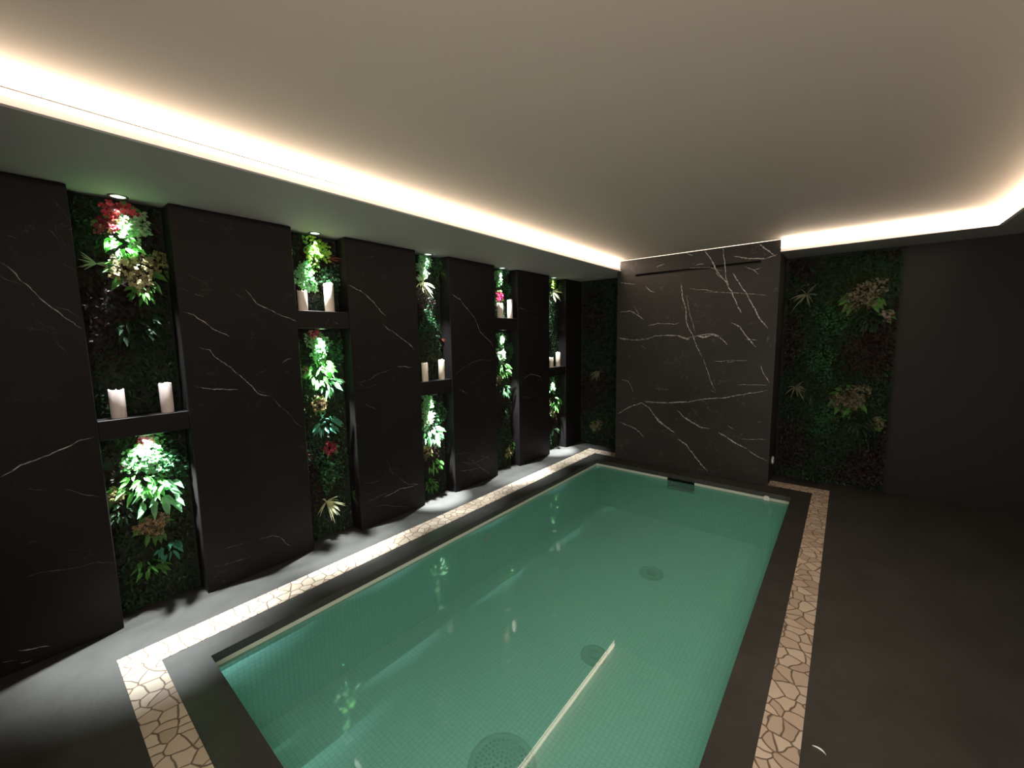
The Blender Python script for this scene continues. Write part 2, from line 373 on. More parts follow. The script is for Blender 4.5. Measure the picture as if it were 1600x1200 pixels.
PLANTS = [
  ('N1U','flowers',0.439,2.17,0.07,'red','bright red flower cluster under the downlight at the top of the leftmost niche'),
  ('N1U','flowers',0.376,2.102,0.045,'darkred','small dark red flower sprig left of the bright red cluster in the leftmost niche'),
  ('N1U','bush',0.477,2.122,0.06,'pale','pale fine-leaved sprig below the red flowers in the leftmost niche'),
  ('N1U','broad',0.433,2.016,0.07,'bright','bright green leafy plant above the beige hydrangea in the leftmost niche'),
  ('N1U','hydrangea',0.468,1.879,0.105,'beige','large beige green hydrangea cluster in the upper part of the leftmost niche'),
  ('N1U','hydrangea',0.577,1.936,0.06,'olive','smaller olive hydrangea cluster against the right side of the leftmost niche'),
  ('N1U','broad',0.485,1.779,0.06,'mid','few green leaves hanging below the large hydrangea in the leftmost niche'),
  ('N1U','broad',0.45,1.59,0.09,'dark','dark unlit leafy plant midway down the upper part of the leftmost niche'),
  ('N1U','blade',0.344,1.907,0.07,'pale','narrow pale leaves poking out left of the hydrangea in the leftmost niche'),
  ('N1L','flowers',0.437,0.956,0.035,'pink','pink flowers right under the shelf of the leftmost niche'),
  ('N1L','bush',0.433,0.877,0.085,'mint','mint green fine-leaved bush lit brightest below the leftmost shelf'),
  ('N1L','bush',0.528,0.816,0.075,'deep','deep green fine-leaved bush in shade at the right below the leftmost shelf'),
  ('N1L','broad',0.401,0.738,0.09,'bright','bright green broad leaves spreading left below the leftmost shelf'),
  ('N1L','broad',0.468,0.651,0.11,'mint','largest lit broad-leaved plant in the leftmost niche below the shelf'),
  ('N1L','hydrangea',0.286,0.69,0.045,'olive','dim olive hydrangea at the left edge of the leftmost niche below the shelf'),
  ('N1L','broad',0.298,0.597,0.06,'dark','dim green leaves below the dim olive hydrangea in the leftmost niche'),
  ('N1L','hydrangea',0.419,0.471,0.075,'brown','brownish dried hydrangea below the bright broad leaves in the leftmost niche'),
  ('N1L','broad',0.482,0.318,0.06,'teal','shiny blue green leaves right below the brown hydrangea in the leftmost niche'),
  ('N1L','broad',0.388,0.244,0.07,'mid','lowest green leaves near the floor in the leftmost niche'),
  ('N2U','bush',1.445,2.152,0.085,'lime','yellow green fine-leaved bush under the downlight in the second niche'),
  ('N2U','bush',1.36,1.956,0.075,'mint','pale speckled bush behind the candles of the second niche'),
  ('N2U','bush',1.544,1.953,0.075,'deep','dark green bush behind the taller candle of the second niche'),
  ('N2U','blade',1.568,2.098,0.08,'redblade','reddish grass tuft at the right of the second niche near the top'),
  ('N2L','flowers',1.403,1.551,0.045,'pink','pink flowers right under the shelf of the second niche'),
  ('N2L','bush',1.425,1.463,0.075,'mint','mint green fine-leaved bush below the pink flowers of the second niche'),
  ('N2L','bush',1.549,1.436,0.065,'deep','shaded deep green bush at the right of the second niche below the shelf'),
  ('N2L','broad',1.422,1.276,0.095,'bright','bright yellow green leaves halfway down the second niche'),
  ('N2L','broad',1.487,1.176,0.08,'mint','pale pointed leaves reaching right in the second niche'),
  ('N2L','hydrangea',1.317,1.284,0.035,'beige','small beige hydrangea at the left edge of the second niche'),
  ('N2L','hydrangea',1.405,1.032,0.055,'brown','tan hydrangea cluster below the bright leaves of the second niche'),
  ('N2L','broad',1.443,0.891,0.085,'teal','dim blue green leaves below the tan hydrangea of the second niche'),
  ('N2L','flowers',1.464,0.69,0.05,'darkred','dark red foliage sprig low in the second niche'),
  ('N2L','bush',1.443,0.521,0.09,'deep','dark green boxwood clump low in the second niche'),
  ('N2L','spider',1.412,0.28,0.13,'cream','pale cream spider plant near the floor in the second niche'),
  ('N2L','spider',1.654,0.29,0.11,'green','green spider plant at the bottom right of the second niche'),
  ('N3U','bush',2.42,2.225,0.07,'mint','bright fine-leaved bush under the downlight in the third niche'),
  ('N3U','bush',2.581,2.189,0.06,'deep','dark green bush right of the bright one at the top of the third niche'),
  ('N3U','bush',2.399,2.094,0.05,'pale','pale leafy sprig just above the cream spider plant of the third niche'),
  ('N3U','spider',2.401,1.999,0.13,'cream','cream spider plant drooping right at the top of the third niche'),
  ('N3U','spider',2.625,2.119,0.11,'green','green spider plant leaning over the right edge of the third niche'),
  ('N3U','blade',2.628,1.494,0.07,'redblade','reddish grass tuft above the candles of the third niche'),
  ('N3U','bush',2.436,1.671,0.07,'deep','unlit dark bush in the middle of the third niche above its candles'),
  ('N3L','bush',2.4,0.919,0.06,'mint','brightest fine-leaved bush right under the shelf of the third niche'),
  ('N3L','bush',2.565,0.792,0.07,'deep','speckled dark bush at the right below the shelf of the third niche'),
  ('N3L','bush',2.393,0.776,0.06,'pale','white green leafy bush below the brightest one in the third niche'),
  ('N3L','broad',2.446,0.608,0.105,'mint','long pale green leaves spreading in the lower third niche'),
  ('N3L','hydrangea',2.377,0.45,0.055,'brown','tan hydrangea in the lower part of the third niche'),
  ('N3L','broad',2.463,0.311,0.07,'bright','bright green leaves below the tan hydrangea of the third niche'),
  ('N3L','broad',2.408,0.137,0.075,'mid','lowest green leaves near the floor in the third niche'),
  ('N4U','bush',3.427,2.161,0.06,'mint','white green bush under the downlight in the fourth niche'),
  ('N4U','broad',3.548,2.249,0.05,'teal','small teal leaves at the top right of the fourth niche'),
  ('N4U','flowers',3.442,1.957,0.06,'magenta','magenta flowers above the candles of the fourth niche'),
  ('N4U','bush',3.598,2.038,0.06,'deep','dark green bush right of the magenta flowers in the fourth niche'),
  ('N4L','bush',3.461,1.484,0.055,'mint','brightest fine-leaved bush right under the shelf of the fourth niche'),
  ('N4L','bush',3.456,1.306,0.06,'pale','white green leafy bush halfway down the lit part of the fourth niche'),
  ('N4L','bush',3.627,1.372,0.055,'deep','shaded deep green bush at the right of the fourth niche below the shelf'),
  ('N4L','broad',3.496,1.146,0.09,'bright','bright pointed leaves in the lower fourth niche'),
  ('N4L','hydrangea',3.427,1.044,0.04,'beige','small beige hydrangea in the lower fourth niche'),
  ('N4L','broad',3.512,0.904,0.075,'mint','pale green leaves below the small beige hydrangea of the fourth niche'),
  ('N4L','broad',3.494,0.649,0.07,'dark','dim leaves in the unlit lower part of the fourth niche'),
  ('N4L','hydrangea',3.563,0.177,0.065,'olive','yellow green hydrangea near the floor in the fourth niche'),
  ('N4L','broad',3.671,0.245,0.06,'mid','green leaves beside the hydrangea near the floor in the fourth niche'),
  ('N5U','bush',4.505,2.199,0.06,'lime','yellow green bush under the downlight in the farthest niche'),
  ('N5U','spider',4.519,2.079,0.12,'cream','cream spider plant at the top of the farthest niche'),
  ('N5U','spider',4.704,2.151,0.1,'green','green spider plant at the top right of the farthest niche'),
  ('N5L','bush',4.496,0.856,0.06,'mint','brightest fine-leaved bush right under the shelf of the farthest niche'),
  ('N5L','bush',4.684,0.776,0.055,'deep','dark bush at the right below the shelf of the farthest niche'),
  ('N5L','broad',4.572,0.632,0.095,'bright','bright green leaves in the lower farthest niche'),
  ('N5L','hydrangea',4.494,0.487,0.045,'beige','small beige hydrangea below the bright leaves of the farthest niche'),
  ('N5L','broad',4.539,0.252,0.07,'dark','dim leaves near the floor in the farthest niche'),
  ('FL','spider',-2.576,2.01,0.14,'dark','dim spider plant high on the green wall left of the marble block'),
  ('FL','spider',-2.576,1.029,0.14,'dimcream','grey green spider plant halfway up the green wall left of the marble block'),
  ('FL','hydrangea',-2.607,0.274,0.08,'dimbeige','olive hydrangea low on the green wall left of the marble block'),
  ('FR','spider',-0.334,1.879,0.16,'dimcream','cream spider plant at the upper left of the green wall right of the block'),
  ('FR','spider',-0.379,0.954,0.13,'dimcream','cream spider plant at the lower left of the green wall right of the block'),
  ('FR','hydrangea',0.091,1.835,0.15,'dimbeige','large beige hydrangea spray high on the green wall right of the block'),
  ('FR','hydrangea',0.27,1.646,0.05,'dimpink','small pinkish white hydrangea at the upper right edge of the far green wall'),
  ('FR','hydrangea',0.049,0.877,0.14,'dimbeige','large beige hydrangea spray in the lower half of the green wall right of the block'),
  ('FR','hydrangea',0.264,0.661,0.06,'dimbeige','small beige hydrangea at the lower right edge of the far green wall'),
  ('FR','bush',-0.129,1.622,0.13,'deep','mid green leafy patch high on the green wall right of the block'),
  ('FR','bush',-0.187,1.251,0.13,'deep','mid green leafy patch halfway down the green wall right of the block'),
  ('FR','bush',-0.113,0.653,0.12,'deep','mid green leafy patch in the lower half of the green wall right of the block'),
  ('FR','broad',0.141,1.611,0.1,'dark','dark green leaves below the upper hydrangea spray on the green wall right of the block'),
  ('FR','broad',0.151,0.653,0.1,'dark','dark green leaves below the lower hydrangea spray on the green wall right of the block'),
]

# ------------------------------------------------------------------ room shell
XL, YN, YF, XR = -2.88, -0.5, 5.08, 1.55
SOF, CEIL = 2.25, 2.37
SX0, SX1, SY0, SY1 = -2.60, -0.04, 0.18, 4.81      # outer edge of the mosaic border
CX0, CX1, CY0, CY1 = -2.435, -0.165, 0.315, 4.65   # outer edge of the coping
PX0, PX1, PY0, PY1 = -2.28, -0.31, 0.47, 4.41      # pool opening
WZ = -0.072                                        # water level
PZ = -0.55                                         # pool floor

def ring(mb, o, i, z0, z1):
    """flat frame between two rectangles with thickness"""
    ox0, ox1, oy0, oy1 = o; ix0, ix1, iy0, iy1 = i
    O = [(ox0, oy0), (ox1, oy0), (ox1, oy1), (ox0, oy1)]; I = [(ix0, iy0), (ix1, iy0), (ix1, iy1), (ix0, iy1)]
    p = [(x, y, z1) for x, y in O+I]+[(x, y, z0) for x, y in O+I]
    F = []
    for k in range(4):
        j = (k+1) % 4
        F += [(k, j, 4+j, 4+k), (8+k, 12+k, 12+j, 8+j), (k, 8+k, 8+j, j), (4+k, 4+j, 12+j, 12+k)]
    mb.poly(p, F)

mb = MB(); ring(mb, (-3.2, XR, YN, YF+0.1), (SX0, SX1, SY0, SY1), -0.12, 0)
structure(mb.build('floor', deck_m))
mb = MB(); mb.box(-3.25, XR+0.1, YN, YF+0.15, CEIL, CEIL+0.1); structure(mb.build('ceiling', plaster))
mb = MB(); mb.box(-3.2, -3.12, YN, YF+0.1, 0, CEIL); structure(mb.build('wall_left', wall_dark))
mb = MB(); mb.box(-3.12, XR, YF, YF+0.1, 0, CEIL); structure(mb.build('wall_far', wall_dark))
mb = MB(); mb.box(XR, XR+0.1, YN, YF+0.1, 0, CEIL); structure(mb.build('wall_right', wall_dark))
mb = MB(); mb.box(-3.2, -0.9, YN-0.1, YN, 0, CEIL); mb.box(-0.9, XR, YN-0.1, YN, 2.1, CEIL); structure(mb.build('wall_near_unseen', wall_dark))  # unseen end wall, added with an opening to shape the world light
# lowered soffits around the raised ceiling
CVL, CVF, CVR = -2.11, 4.60, 0.82
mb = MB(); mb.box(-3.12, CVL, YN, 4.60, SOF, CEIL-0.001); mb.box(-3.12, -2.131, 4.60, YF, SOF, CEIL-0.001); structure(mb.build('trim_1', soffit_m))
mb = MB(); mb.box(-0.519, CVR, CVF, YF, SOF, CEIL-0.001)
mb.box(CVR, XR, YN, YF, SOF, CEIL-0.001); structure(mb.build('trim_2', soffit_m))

def slanted(mb, x0, x1, y0, y1, z0, z1, side):
    """lip whose visible face leans back towards its top edge"""
    p = [[x, y, z] for z in (z0, z1) for y in (y0, y1) for x in (x0, x1)]
    for q in p[4:]:
        if side == '+x' and q[0] == x1: q[0] -= 0.017
        if side == '-x' and q[0] == x0: q[0] += 0.017
        if side == '-y' and q[1] == y0: q[1] += 0.017
    mb.poly([tuple(q) for q in p], [(0, 2, 3, 1), (4, 5, 7, 6), (0, 1, 5, 4), (2, 6, 7, 3), (0, 4, 6, 2), (1, 3, 7, 5)])

def cove(tname, label, boxes_lip, boxes_led, boxes_seam):
    lip = MB(); led = MB(); seam = MB()
    for q in boxes_lip: slanted(lip, *q)
    for q in boxes_led: led.box(*q)
    for q in boxes_seam: seam.box(*q)
    t = thing(tname, label, 'strip light', (boxes_led[0][0], boxes_led[0][2], SOF))
    led.build('diffuser', led_m, t); lip.build('lip', lip_m, t); seam.build('profile_seam', seam_m, t)
    return t
BX0, BX1 = -2.13, -0.52
cove('led_cove_strip', 'long glowing LED cove strip above the niche wall on the left', [(CVL, CVL+0.022, YN, CVF, SOF, 2.283, '+x')], [(CVL, CVL+0.006, YN, CVF, 2.283, CEIL-0.002)], [(CVL+0.006, CVL+0.009, YN, CVF, 2.303, 2.309)])
cove('led_cove_strip', 'short glowing LED cove strip above the far green wall, right of the marble block', [(BX1, CVR, CVF-0.022, CVF, SOF, 2.283, '-y')], [(BX1, CVR-0.008, CVF-0.006, CVF, 2.283, CEIL-0.002)], [(BX1, CVR-0.009, CVF-0.009, CVF-0.006, 2.304, 2.308)])
cove('led_cove_strip', 'glowing LED cove strip running toward the viewer along the right side of the ceiling', [(CVR-0.022, CVR, YN, CVF-0.022, SOF, 2.283, '-x')], [(CVR-0.006, CVR, YN, CVF-0.008, 2.283, CEIL-0.002)], [(CVR-0.009, CVR-0.006, YN, CVF-0.010, 2.304, 2.308)])

# ------------------------------------------------------------------ pool
mb = MB(); ring(mb, (SX0, SX1, SY0, SY1), (CX0, CX1, CY0, CY1), -0.1, 0.002)
tag(mb.build('mosaic_border', mos), 'pale crazy-paving stone border framing the dark pool coping', 'stone border')
cop = MB(); ring(cop, (CX0, CX1, CY0, CY1), (PX0, PX1, PY0, PY1), -0.045, 0.0)
tag(cop.build('pool_coping', coping_m), 'dark slate coping around the edge of the green pool', 'pool edge')

pool = thing('swimming_pool', 'rectangular pool basin lined with green mosaic tiles', 'pool', (-1.3, 2.4, PZ))
SK0, SK1 = -1.43, -1.15      # skimmer opening
zt = -0.045
w0 = 0.012                   # pool walls sit a little behind the coping edge
mb = MB(); mb.quad((PX0-w0, PY0-w0, PZ), (PX1+w0, PY0-w0, PZ), (PX1+w0, PY1+w0, PZ), (PX0-w0, PY1+w0, PZ)); mb.build('basin_floor', tile_floor, pool, recalc=False)
mb = MB(); mb.box(PX0-w0-0.08, PX0-w0, PY0-w0, PY1+w0, PZ, zt); mb.build('basin_wall', tile_x, pool)
mb = MB(); mb.box(PX1+w0, PX1+w0+0.08, PY0-w0, PY1+w0, PZ, zt); mb.build('basin_wall', tile_x, pool)
mb = MB(); mb.box(PX0-w0, PX1+w0, PY0-w0-0.08, PY0-w0, PZ, zt); mb.build('basin_wall', tile_y, pool)
mb = MB()
mb.box(PX0-w0, PX1+w0, PY1+w0, PY1+w0+0.08, PZ, -0.17); mb.box(PX0-w0, SK0, PY1+w0, PY1+w0+0.08, -0.17, zt); mb.box(SK1, PX1+w0, PY1+w0, PY1+w0+0.08, -0.17, zt)
mb.build('basin_wall', tile_y, pool)
# pale tile band at the waterline
t_ = 0.008
def band(*q):
    m_ = MB(); m_.box(*q); m_.build('waterline_tile', band_m, pool)
band(PX0-w0, PX0-w0+t_, PY0, PY1, -0.082, zt)
band(PX1+w0-t_, PX1+w0, PY0, PY1, -0.082, zt)
band(PX0, PX1, PY0-w0, PY0-w0+t_, -0.082, zt)
band(PX0, SK0, PY1+w0-t_, PY1+w0, -0.082, zt)
band(SK1, PX1, PY1+w0-t_, PY1+w0, -0.082, zt)
mb = MB()
mb.quad((SK0, PY1+0.16, -0.17), (SK1, PY1+0.16, -0.17), (SK1, PY1+0.16, zt), (SK0, PY1+0.16, zt))
mb.quad((SK0, PY1+w0, -0.17), (SK1, PY1+w0, -0.17), (SK1, PY1+0.16, -0.17), (SK0, PY1+0.16, -0.17))
for sx in (SK0, SK1): mb.quad((sx, PY1+w0, -0.17), (sx, PY1+0.16, -0.17), (sx, PY1+0.16, zt), (sx, PY1+w0, zt))
mb.quad((SK0, PY1+w0, zt-0.001), (SK1, PY1+w0, zt-0.001), (SK1, PY1+0.16, zt-0.001), (SK0, PY1+0.16, zt-0.001))
mb.build('skimmer_opening', dark_hole, pool, recalc=False)

def disc_grid(mb, c, R, rings, holes):
    """round plate with a raised rim and slots in circles"""
    x, y, z = c
    mb.lathe([(R, 0), (R, 0.012), (R*0.86, 0.014), (R*0.82, 0.010), (0.0001, 0.010)], 36, (x, y, z))
    if holes:
        for k in range(1, rings+1):
            rr = R*0.76*k/rings; nn = max(5, int(holes*k/rings))
            for j in range(nn):
                a = 2*math.pi*j/nn; s = R*0.76/rings*0.30; w = math.pi*rr/nn*0.5
                ca, sa = math.cos(a), math.sin(a)
                q = [(rr-s, -w), (rr+s, -w), (rr+s, w), (rr-s, w)]
                mb.poly([(x+p*ca-t*sa, y+p*sa+t*ca, z+0.0108) for p, t in q], [(0, 1, 2, 3)], 1)
for (x, y, R, hl, nm, lb) in ((-1.16, 1.30, 0.165, 34, 'drain_grille', 'large perforated drain grille'), (-1.14, 2.19, 0.085, 0, 'floor_inlet', 'small round floor inlet'), (-1.19, 3.32, 0.10, 0, 'floor_inlet', 'plain round floor cover')):
    mb = MB(); disc_grid(mb, (x, y, PZ), R, 6, hl)
    if not hl: mb.lathe([(R*0.42, 0.010), (R*0.42, 0.020), (0.0001, 0.022)], 24, (x, y, PZ))
    o = mb.build(nm, [drain_m, drain_hole], pool, True); o['label'] = lb
mb = MB(); mb.lathe([(0.034, 0), (0.034, 0.010), (0.022, 0.016), (0.012, 0.008), (0.0001, 0.008)], 24, (PX0-w0+0.001, 2.43, -0.20), 'x'); mb.build('wall_nozzle', white_plastic, pool, True)
mb = MB(); mb.lathe([(0.030, 0), (0.030, -0.018), (0.020, -0.026), (0.010, -0.018), (0.0001, -0.018)], 24, (-0.50, PY1+w0-0.001, -0.060), 'y'); o = mb.build('wall_nozzle', white_plastic, pool, True)
o['label'] = 'pale nozzle at the waterline near the far right pool corner'

mb = MB(); mb.quad((PX0-w0+t_, PY0-w0+t_, WZ), (PX1+w0-t_, PY0-w0+t_, WZ), (PX1+w0-t_, PY1+w0-t_, WZ), (PX0-w0+t_, PY1+w0-t_, WZ))
tag(mb.build('pool_water', water, recalc=False), 'calm clear green water filling the rectangular pool', 'water')

# ------------------------------------------------------------------ marble pillars, shelves and block
def vein_mesh(mb, lines, P):
    """thin inlaid ribbons; P(u, v) gives the point on the stone face"""
    rnd = random.Random(11)
    for w, pts in lines:
        mi = 1 if w >= 4.5 else 2
        q = []
        for k in range(len(pts)-1):
            a, b_ = Vector(pts[k]), Vector(pts[k+1])
            n_ = max(2, int((b_-a).length/0.012))
            for j in range(n_):
                q.append(a.lerp(b_, j/n_))
        q.append(Vector(pts[-1]))
        Ln = len(q)
        off = 0; ws = []; qq = []
        for k, p in enumerate(q):
            off = off*0.75 + rnd.uniform(-1, 1)*0.0028
            t = (q[min(k+1, Ln-1)]-q[max(k-1, 0)]).normalized()
            nn = Vector((-t.y, t.x))
            taper = min(1, min(k, Ln-1-k)/4+0.12)
            ww = w/1000*0.40*taper*rnd.uniform(0.35, 1.15)
            qq.append((p+nn*off, nn, ww))
        V_ = []; 
        for p, nn, ww in qq:
            V_ += [P(*(p+nn*ww)), P(*(p-nn*ww))]
        mb.poly(V_, [(2*k, 2*k+1, 2*k+3, 2*k+2) for k in range(Ln-1)], mi)

EPS = 0.0006
def pillar(key, y0, y1, label):
    mb = MB(); mb.bbox(-3.11, XL, y0, y1, 0.0, SOF-0.003, 0.003)
    ln = [(w, [(max(y0+0.004, min(y1-0.004, u)), max(0.004, v)) for u, v in pts]) for w, pts in VEINS.get(key, ())]
    o = mb.build('marble_pillar', [marble, vein_m, vein_dim])
    if ln:
        vb = MB(); vein_mesh(vb, ln, lambda u, v: (XL+EPS, u, v))
        merge(o, vb)
    tag(o, label, 'wall panel', 'black marble pillars of the niche wall')
    return o

def merge(o, vb):
    """append collected faces to an existing mesh, keeping one object"""
    import bmesh
    bm = bmesh.new(); bm.from_mesh(o.data)
    vs = [bm.verts.new(Vector(p)) for p in vb.v]
    for fidx, mi in zip(vb.f, vb.m):
        try:
            fc = bm.faces.new([vs[i] for i in fidx]); fc.material_index = mi
        except ValueError:
            pass
    bm.to_mesh(o.data); bm.free()

NICHE = [(0.243, 0.613), (1.248, 1.622), (2.254, 2.628), (3.262, 3.650), (4.275, 4.665)]
lab = ['leftmost wide black marble pillar at the left edge of the photo', 'second black marble pillar from the left, between the first and second plant niches',
 'third black marble pillar from the left, between the second and third plant niches', 'fourth black marble pillar from the left, between the third and fourth plant niches',
 'fifth black marble pillar from the left, between the fourth and farthest plant niches', 'narrow dark pillar in the far left room corner beyond the last niche']
ys = [-0.392]+[v for n_ in NICHE for v in n_]+[YF-0.002]
for k in range(6):
    pillar('P%d' % (k+1), ys[2*k], ys[2*k+1], lab[k])
mb = MB(); mb.box(-3.12, XL, YN, ys[0], 0, SOF-0.003)
structure(mb.build('wall_left_near', marble)); bpy.data.objects['wall_left_near'].name = 'wall_left.001'

ord_ = ['leftmost', 'second', 'third', 'fourth', 'farthest']
shz = [(1.010, 1.112), (1.585, 1.705), (0.995, 1.118), (1.585, 1.712), (0.995, 1.112)]
for k, ((y0, y1), (z0, z1)) in enumerate(zip(NICHE, shz)):
    mb = MB(); mb.bbox(-3.10, XL-0.006, y0+0.001, y1-0.001, z0, z1, 0.002)
    o = mb.build('marble_shelf', [marble, vein_m, vein_dim])
    if k in (1, 4):
        vb = MB(); vein_mesh(vb, [(5, [(y0+0.22, z1-0.05), (y0+0.26, z1-0.075)]), (4, [(y0+0.03, z1-0.02), (y0+0.12, z1-0.035), (y0+0.2, z1-0.06)])] if k == 4 else [(6, [(y0+0.25, z1-0.07), (y0+0.29, z1-0.09)])], lambda u, v: (XL-0.006+EPS, u, v))
        merge(o, vb)
    tag(o, 'thick black marble shelf spanning the %s plant niche' % ord_[k], 'shelf', 'marble shelves in the niches')

# marble block with the waterfall slot
SLZ0, SLZ1, SLX0, SLX1 = 2.168, 2.196, -1.915, -0.675
BY = 4.60
BT = CEIL-0.008
blk = MB()
x0, x1 = BX0, BX1
def fq(a, b_, c, d): blk.quad((a, BY, c), (b_, BY, c), (b_, BY, d), (a, BY, d))
BZ = 0.0025
fq(x0, x1, BZ, SLZ0); fq(x0, x1, SLZ1, BT); fq(x0, SLX0, SLZ0, SLZ1); fq(SLX1, x1, SLZ0, SLZ1)
dp = 0.09
blk.quad((SLX0, BY+dp, SLZ0), (SLX1, BY+dp, SLZ0), (SLX1, BY+dp, SLZ1), (SLX0, BY+dp, SLZ1))
blk.quad((SLX0, BY, SLZ0), (SLX1, BY, SLZ0), (SLX1, BY+dp, SLZ0), (SLX0, BY+dp, SLZ0))
blk.quad((SLX0, BY, SLZ1), (SLX1, BY, SLZ1), (SLX1, BY+dp, SLZ1), (SLX0, BY+dp, SLZ1))
for sx in (SLX0, SLX1): blk.quad((sx, BY, SLZ0), (sx, BY+dp, SLZ0), (sx, BY+dp, SLZ1), (sx, BY, SLZ1))
blk.quad((x0, BY, BZ), (x0, YF, BZ), (x0, YF, BT), (x0, BY, BT)); blk.quad((x1, BY, BZ), (x1, YF, BZ), (x1, YF, BT), (x1, BY, BT))
blk.quad((x0, BY, BT), (x1, BY, BT), (x1, YF, BT), (x0, YF, BT)); blk.quad((x0, YF, 0), (x1, YF, 0), (x1, YF, BT), (x0, YF, BT))
block = thing('marble_block', 'tall black white-veined marble block at the far end of the pool with a waterfall slot', 'wall panel', (-1.325, 4.84, 0))
bo = blk.build('slab_cladding', [marble_lit, vein_m, vein_dim], block, recalc=False)
vb = MB(); vein_mesh(vb, [(w*1.9, [(max(x0+0.004, min(x1-0.004, u_)), max(0.01, v_)) for u_, v_ in pts]) for w, pts in VEINS['B']], lambda u_, v_: (u_, BY-EPS, v_))
merge(bo, vb)
mb = MB(); mb.box(BX0+0.01, BX1-0.01, BY+0.02, BY+0.026, BT+0.0005, CEIL-0.0005)
o = mb.build('light_line', line_m, block); o['label'] = 'thin glowing line between the block top and the ceiling'
mb = MB(); mb.lathe([(0.040, 0), (0.040, 0.008), (0.030, 0.014), (0.0001, 0.015)], 24, (BX1, 4.86, 0.205), 'x')
o = mb.build('round_cap', white_plastic, block, True); o['label'] = 'small white round cap low on the side of the block'

# ------------------------------------------------------------------ living walls
def frame_left(u_, v_, w): return (-3.025+w, u_, v_)
def frame_far(u_, v_, w): return (u_, YF-0.02-w, v_)

def leaf(mb, P, u_, v_, w, d, L_, W_, mi, fold=0.25, droop=0.3, rnd=random):
    """one leaf: base (u,v,w), direction d in wall space, length, width, folded along the midrib and drooping"""
    d = Vector(d).normalized()
    side = d.cross(Vector((rnd.uniform(-.4, .4), rnd.uniform(-.4, .4), 1))).normalized()
    nrm = side.cross(d).normalized()
    if nrm.z < 0: nrm = -nrm
    b0 = Vector((u_, v_, w))
    c1 = b0+d*L_*0.32; c2 = b0+d*L_*0.68+Vector((0, -1, 0))*L_*droop*0.25; tip = b0+d*L_+Vector((0, -1, 0))*L_*droop
    pts = [b0, c1+side*W_*.5+nrm*W_*fold, c1, c1-side*W_*.5+nrm*W_*fold, c2+side*W_*.42+nrm*W_*fold*.8, c2, c2-side*W_*.42+nrm*W_*fold*.8, tip]
    pts = [P(p.x, p.y, max(p.z, 0.004)) for p in pts]
    mb.poly(pts, [(0, 2, 1), (0, 3, 2), (1, 2, 5, 4), (2, 3, 6, 5), (4, 5, 7), (5, 6, 7)], mi)

def blade(mb, P, b0, d, L_, W_, mi, droop):
    d = Vector(d).normalized(); b0 = Vector(b0)
    side = d.cross(Vector((0.2, 0.1, 1))).normalized()
    prev = None; pts = []; S = 5
    for k in range(S+1):
        t = k/S
        c = b0+d*L_*t+Vector((0, -1, 0))*L_*droop*t*t
        ww = W_*(1-t)**0.6*0.5*(0.6+0.8*min(1, t*4)) if k < S else 0.0004
        for s in (-1, 0, 1):
            pp = c+side*s*ww+(Vector((0, 0, -ww*0.6)) if s == 0 else Vector((0, 0, 0)))
            pts.append(P(pp.x, pp.y, max(pp.z, 0.004)))
    F = []
    for k in range(S):
        a = 3*k
        F += [(a, a+1, a+4, a+3), (a+1, a+2, a+5, a+4)]
    mb.poly(pts, F, mi)

def rdir(rnd, out=0.6, down=0.4):
    a = rnd.uniform(0, 2*math.pi)
    return (math.cos(a), math.sin(a)-down, out*rnd.uniform(0.2, 1.4))

def living_wall(name, label, P, u0, u1, v0, v1, dens, seed, depth=0.045, big=1.0):
    rnd = random.Random(seed)
    c = P((u0+u1)/2, v0, 0)
    t = thing(name, label, 'green wall', c, 'planted green wall panels')
    mb = MB()
    bk = -0.018 if P is frame_far else -0.085
    A = [P(u0, v0, bk), P(u1, v0, bk), P(u1, v1, bk), P(u0, v1, bk)]; B_ = [P(u0, v0, 0.012), P(u1, v0, 0.012), P(u1, v1, 0.012), P(u0, v1, 0.012)]
    mb.poly(A+B_, [(0, 1, 2, 3), (4, 5, 6, 7), (0, 1, 5, 4), (1, 2, 6, 5), (2, 3, 7, 6), (3, 0, 4, 7)])
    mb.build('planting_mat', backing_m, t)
    mb = MB()
    ph = [rnd.uniform(0, 9) for _ in range(6)]
    for k in range(int((u1-u0)*(v1-v0)*dens)):
        u_ = rnd.uniform(u0+0.01, u1-0.01); v_ = rnd.uniform(v0+0.012, v1-0.012)
        zn = math.sin(u_*7+ph[0]+math.sin(v_*5+ph[1]))+math.sin(v_*6+ph[2]+math.sin(u_*4+ph[3]))
        zn += rnd.uniform(-.5, .5)
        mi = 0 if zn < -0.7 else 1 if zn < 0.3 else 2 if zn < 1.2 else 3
        bulge = depth*(0.5+0.5*math.sin(u_*17+ph[4])*math.sin(v_*13+ph[5]))
        L_ = rnd.uniform(0.016, 0.032)*big
        w = 0.008+rnd.random()**1.5*bulge
        m_ = 0.03
        if u_ < u0+m_ or u_ > u1-m_: w *= 0.6
        leaf(mb, P, min(max(u_, u0+L_), u1-L_), min(max(v_, v0+L_), v1-L_*0.9), w, rdir(rnd), L_*0.9, L_*rnd.uniform(0.4, 0.7), mi, rnd=rnd)
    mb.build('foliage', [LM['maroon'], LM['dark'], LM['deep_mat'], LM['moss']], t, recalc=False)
    return t
for k, ((y0, y1), (z0, z1)) in enumerate(zip(NICHE, shz)):
    living_wall('living_wall', 'dark leafy green wall filling the %s niche above its shelf' % ord_[k], frame_left, y0+0.002, y1-0.002, z1+0.002, SOF-0.004, 5200, 20+k)
    living_wall('living_wall', 'dark leafy green wall filling the %s niche below its shelf' % ord_[k], frame_left, y0+0.002, y1-0.002, 0.004, z0-0.003, 5200, 40+k)
